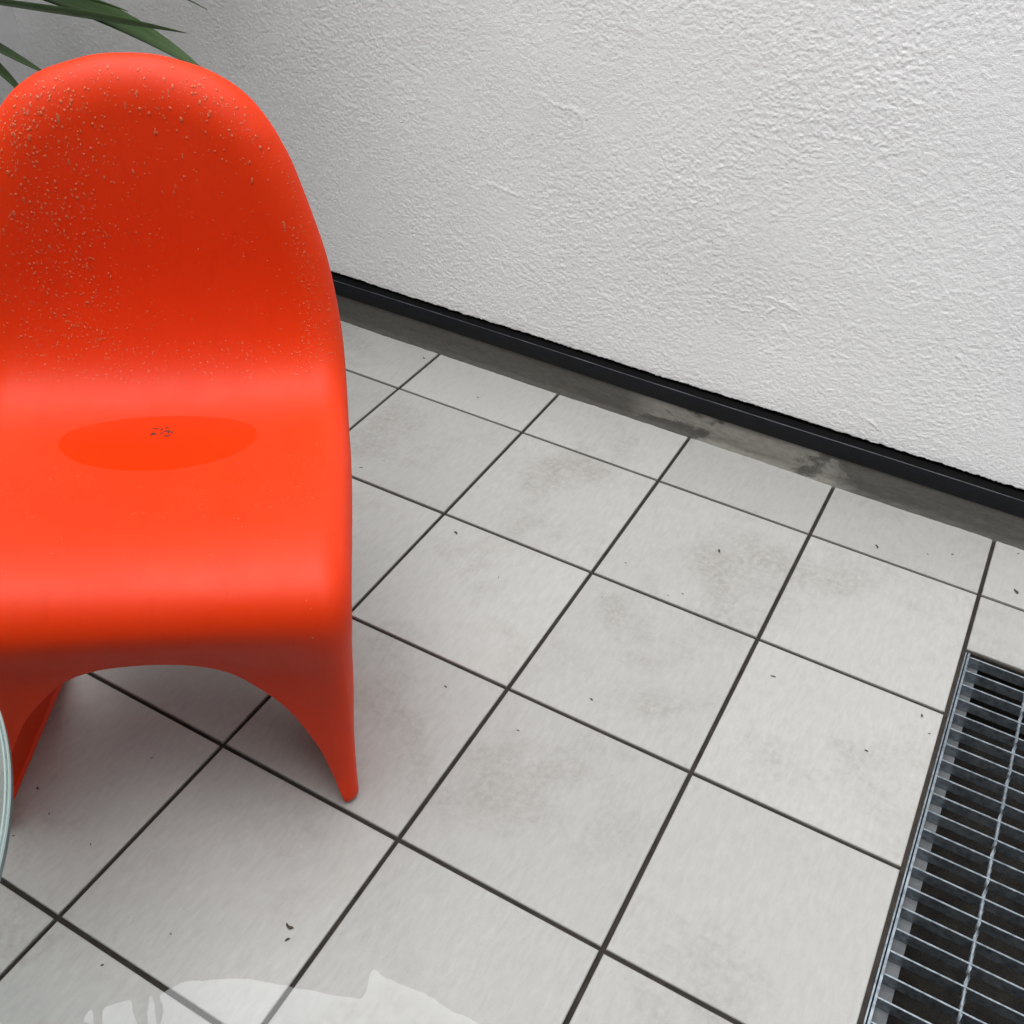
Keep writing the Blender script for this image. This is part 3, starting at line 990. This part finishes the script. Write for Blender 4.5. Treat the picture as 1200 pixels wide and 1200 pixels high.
# ------------------------------------------------------------------ potted yucca behind the chair
PC = np.array([-0.97, -0.15])
plant = empty('yucca_plant', (PC[0], PC[1], 0))
tag(plant, 'potted plant with long dark green strap leaves behind the chair', 'plant')
lathe('pot', [(0, 0.0), (0.11, 0.0), (0.15, 0.26), (0.158, 0.265), (0.158, 0.28), (0.142, 0.28), (0.138, 0.24), (0, 0.24)], 48, M_POT, plant)
lathe('soil', [(0.1385, 0.2405), (0.07, 0.252), (0, 0.256)], 32, M_SOIL, plant)
def tube(name, pts, rad, mat, parent, n=12):
    P = np.zeros((len(pts), n + 1, 3))
    for i, (p, r) in enumerate(zip(pts, rad)):
        for j in range(n + 1):
            a = 2 * math.pi * j / n
            P[i, j] = (p[0] + r * math.cos(a), p[1] + r * math.sin(a), p[2])
    return link(name, grid_mesh(name, P), mat, parent, smooth=True)
CR = np.array([0.0, 0.0, 0.66])
hts = np.linspace(0.25, 0.67, 18)
tube('trunk', [(0.006 * math.sin(9 * h), 0.005 * math.cos(7 * h), h) for h in hts], [0.026 - 0.012 * (h - .25) + 0.0015 * math.sin(90 * h) for h in hts], M_BARK, plant)

CR_SHADE = np.array([0.40, -0.02, 1.13])  # second cane and crown, unseen, added to shade the wall
hts = np.linspace(0, 1, 18)
tube('trunk', [(0.02 + 0.38 * h ** 1.5, -0.02 - 0.01 * math.sin(6 * h), 0.25 + 0.89 * h) for h in hts], [0.022 - 0.006 * h + 0.0012 * math.sin(60 * h) for h in hts], M_BARK, plant)
def leaf(base, mid, tip, width, roll=0.0, name='leaf'):
    """strap leaf along a quadratic curve, V-folded, tapering to a point; coordinates relative to plant"""
    base, mid, tip = map(lambda a: np.array(a, float), (base, mid, tip))
    n = 22
    rows = []
    for i in range(n):
        t = i / (n - 1)
        p = (1 - t) ** 2 * base + 2 * t * (1 - t) * mid + t * t * tip
        tg = 2 * (1 - t) * (mid - base) + 2 * t * (tip - mid); tg /= np.linalg.norm(tg)
        sd = np.cross(tg, np.array([0, 0, 1.0]))
        sd /= np.linalg.norm(sd) + 1e-9
        up = np.cross(sd, tg)
        a = roll * (0.4 + 0.6 * t)
        s2 = sd * math.cos(a) + up * math.sin(a); u2 = -sd * math.sin(a) + up * math.cos(a)
        w = width * min(1.0, 0.45 + 2.2 * t) * (1 - max(0, (t - 0.45) / 0.55) ** 1.7) / 2 + 0.0004
        rows.append([p + s2 * w * c + u2 * (abs(c) ** 1.3) * w * 0.34 for c in (-1, -0.5, 0, 0.5, 1)])
    me = grid_mesh(name, np.array(rows))
    uv = me.uv_layers.new(name='uv')
    data = np.zeros((len(me.loops), 2), np.float32)
    vi = np.zeros(len(me.loops), np.int32); me.loops.foreach_get('vertex_index', vi)
    data[:, 0] = (vi % 5) / 4.0; data[:, 1] = (vi // 5) / (n - 1)
    uv.data.foreach_set('uv', data.ravel())
    o = link(name, me, M_LEAF, plant, smooth=True)
    sm = o.modifiers.new('thickness', 'SOLIDIFY'); sm.thickness = 0.0011
    return o
LEAVES = []   # (mid, tip, width, roll) in world metres, filled below
def wleaf(mid, tip, width, roll=0.0, base=None):
    o = np.array([PC[0], PC[1], 0])
    b = CR if base is None else np.array(base) - o
    leaf(b, np.array(mid) - o, np.array(tip) - o, width, roll)
# the leaves that reach out above the chair: base, a point on the way, tip, width, roll
def through(base, pt, tip, width, roll):
    base, pt, tip = (np.array(q, float) for q in (base, pt, tip))
    wleaf(2 * pt - 0.5 * (base + tip), tip, width, roll, base)
through((-0.97, -0.15, 0.655), (-0.60, -0.14, 0.672), (-0.316, -0.14, 0.689), 0.060, 0.55)
through((-0.96, -0.13, 0.700), (-0.600, -0.10, 0.676), (-0.335, -0.08, 0.600), 0.050, -0.5)
through((-0.97, -0.14, 0.700), (-0.66, -0.14, 0.708), (-0.446, -0.14, 0.703), 0.040, 0.4)
through((-0.96, -0.16, 0.720), (-0.56, -0.15, 0.765), (-0.26, -0.14, 0.7345), 0.040, 0.5)
through((-0.98, -0.15, 0.620), (-0.835, -0.14, 0.575), (-0.690, -0.14, 0.550), 0.042, 0.3)
through((-0.98, -0.16, 0.610), (-0.850, -0.15, 0.545), (-0.770, -0.13, 0.470), 0.050, 0.5)
def in_view(p):
    c = RC @ (np.asarray(p) - CAM)
    return c[2] > 0 and abs(c[0] / c[2] * 1188.3) < 606 and abs(c[1] / c[2] * 1188.3) < 606
for CRN, cap, lmin, lmax in ((CR, 9, 0.34, 0.50), (CR_SHADE, 34, 0.42, 0.66)):  # unseen leaves; those of the second crown are added to shade the wall
    made = 0
    for k in range(260):
        a = k * 2.39996 + 0.4
        el = math.radians(82 - 104 * ((k % 50 + 0.5) / 50) ** 1.05 + random.uniform(-8, 8))
        L = random.uniform(lmin, lmax)
        d = np.array([math.cos(a) * math.cos(el), math.sin(a) * math.cos(el), math.sin(el)])
        b = CRN + np.array([random.uniform(-1, 1) * .014, random.uniform(-1, 1) * .014, 0.06 - 0.12 * (k % 50) / 50])
        mid = b + d * L * 0.55 + np.array([0, 0, 0.05])
        tip = b + d * L + np.array([0, 0, -0.13 * math.cos(el)])
        o3 = np.array([PC[0], PC[1], 0])
        pts = [(1 - t) ** 2 * b + 2 * t * (1 - t) * mid + t * t * tip + o3 for t in np.linspace(0, 1, 9)]
        # only leaves that clear the walls and stay out of the camera's view
        if any(q[0] < X0 + 0.02 or q[1] > YP - 0.02 for q in pts) or any(in_view(q) for q in pts):
            continue
        made += 1
        if made > cap:
            break
        leaf(b, mid, tip, random.uniform(0.036, 0.050), random.uniform(-.4, .4))

# ------------------------------------------------------------------ water film on the floor
PUD = [[0.4805, -1.3733], [0.4468, -1.3045], [0.423, -1.2759], [0.4192, -1.2672], [0.4215, -1.2593], [0.4324, -1.2684], [0.4458, -1.28], [0.4516, -1.2767], [0.4421, -1.265], [0.4316, -1.2535], [0.4365, -1.244], [0.4491, -1.23], [0.4631, -1.2375], [0.4753, -1.2459], [0.4872, -1.2541], [0.4923, -1.2501], [0.4861, -1.2397], [0.4765, -1.2298], [0.4666, -1.2154], [0.475, -1.2174], [0.489, -1.2293], [0.5009, -1.2377], [0.4976, -1.2287], [0.4884, -1.2164], [0.4767, -1.2096], [0.4805, -1.1983], [0.4886, -1.1844], [0.5124, -1.1673], [0.5506, -1.1441], [0.5896, -1.1297], [0.6389, -1.1128], [0.6677, -1.1019], [0.6803, -1.0924], [0.6725, -1.062], [0.6903, -1.0612], [0.7105, -1.0588], [0.7432, -1.0539], [0.7732, -1.0548], [0.8121, -1.0524], [0.881, -1.0558], [0.9336, -1.1153]]
pc = catmull(np.array(PUD, float), 6)
pc += np.stack([vnoise(pc[:, 0] * 130, pc[:, 1] * 130, 51), vnoise(pc[:, 0] * 130, pc[:, 1] * 130, 52)], 1) * 0.0011
po = np.array([pc[:, 0].mean(), pc[:, 1].mean(), 0.0])
import bmesh as _b
bm = _b.new()
bv = [bm.verts.new((x - po[0], y - po[1], 0.0013)) for x, y in pc]
fpud = bm.faces.new(bv)
_b.ops.triangulate(bm, faces=[fpud])
pm2 = bpy.data.meshes.new('rain_puddle'); bm.to_mesh(pm2); bm.free()
if pm2.polygons[0].normal.z < 0:
    pm2.flip_normals()
fp = link('rain_puddle', pm2, M_PUDDLE, None, tuple(po))
tag(fp, 'thin film of rainwater with fingered edge lying across pale floor tiles', 'puddle')

# ------------------------------------------------------------------ plant scraps lying on the tiles
SCR = [[0.7724, -0.132, 8], [0.9467, -0.3663, 6], [1.0146, 0.0294, 7], [1.1001, 0.0576, 3], [1.1392, 0.0815, 3], [1.2539, 0.0391, 8], [1.2433, 0.1478, 4], [0.3468, -0.3366, 7], [0.4684, -0.3963, 3], [0.7203, -0.5546, 4], [-0.0188, 0.1292, 6], [0.1613, 0.0588, 4], [0.334, 0.0677, 3], [0.3019, -0.0601, 4], [0.0925, -0.2688, 5], [0.5523, -1.0665, 8], [0.5612, -1.0827, 6], [0.135, -1.0822, 4], [0.1789, -1.1028, 3], [0.1651, -1.1495, 3], [0.2313, -0.9685, 3], [0.3915, -1.2159, 3], [0.4342, -1.1475, 3], [0.2597, -1.1085, 3], [1.1677, -0.3244, 6], [1.1098, -0.4335, 4], [1.1849, -0.3531, 3], [0.7558, -0.2678, 3], [0.7361, -0.2845, 3], [0.6409, -0.2487, 3], [0.5172, -0.6468, 4], [0.6518, -0.6621, 3], [0.3129, -0.2, 3], [1.0072, 0.2056, 3], [0.6407, -0.3471, 3], [0.1177, -0.2277, 3]]
for k, (x, y, size) in enumerate(SCR):
    L = size * 0.00125 * random.uniform(0.85, 1.2); ang = random.uniform(0, 3.14); curl = random.uniform(0.15, 0.8) * random.choice((-1, 1))
    wmax = L * random.uniform(0.12, 0.26)
    n = 8
    vv, ff = [], []
    for i in range(n):
        t = i / (n - 1) - 0.5
        lx, ly = L * t, curl * L * (0.25 - t * t)
        wd = wmax * (1 - (2 * t) ** 2) ** 0.5 * random.uniform(0.6, 1.1) + 0.00015
        up = 0.0003 + 0.25 * wmax * abs(math.sin(5 * t + k))
        c, s_ = math.cos(ang), math.sin(ang)
        for (ax, ay, az) in ((lx, ly - wd, up), (lx, ly + wd, up), (lx, ly, up + wmax * 0.6)):
            vv.append((ax * c - ay * s_, ax * s_ + ay * c, az))
    for i in range(n - 1):
        for c in range(3):
            d = (c + 1) % 3
            ff.append((i * 3 + c, i * 3 + d, i * 3 + 3 + d, i * 3 + 3 + c))
    ff += [(0, 2, 1), (n * 3 - 3, n * 3 - 2, n * 3 - 1)]
    o = link('plant_scrap', mesh('plant_scrap', vv, ff), M_SCRAP, None, (x, y, 0.0006))
    if size >= 6:
        tag(o, 'small curled dark plant scrap lying on a pale floor tile', 'scrap', 'curled scraps on the tiles')
    else:
        tag(o, 'tiny dark crumb lying on a pale floor tile', 'crumb', 'crumbs on the tiles')
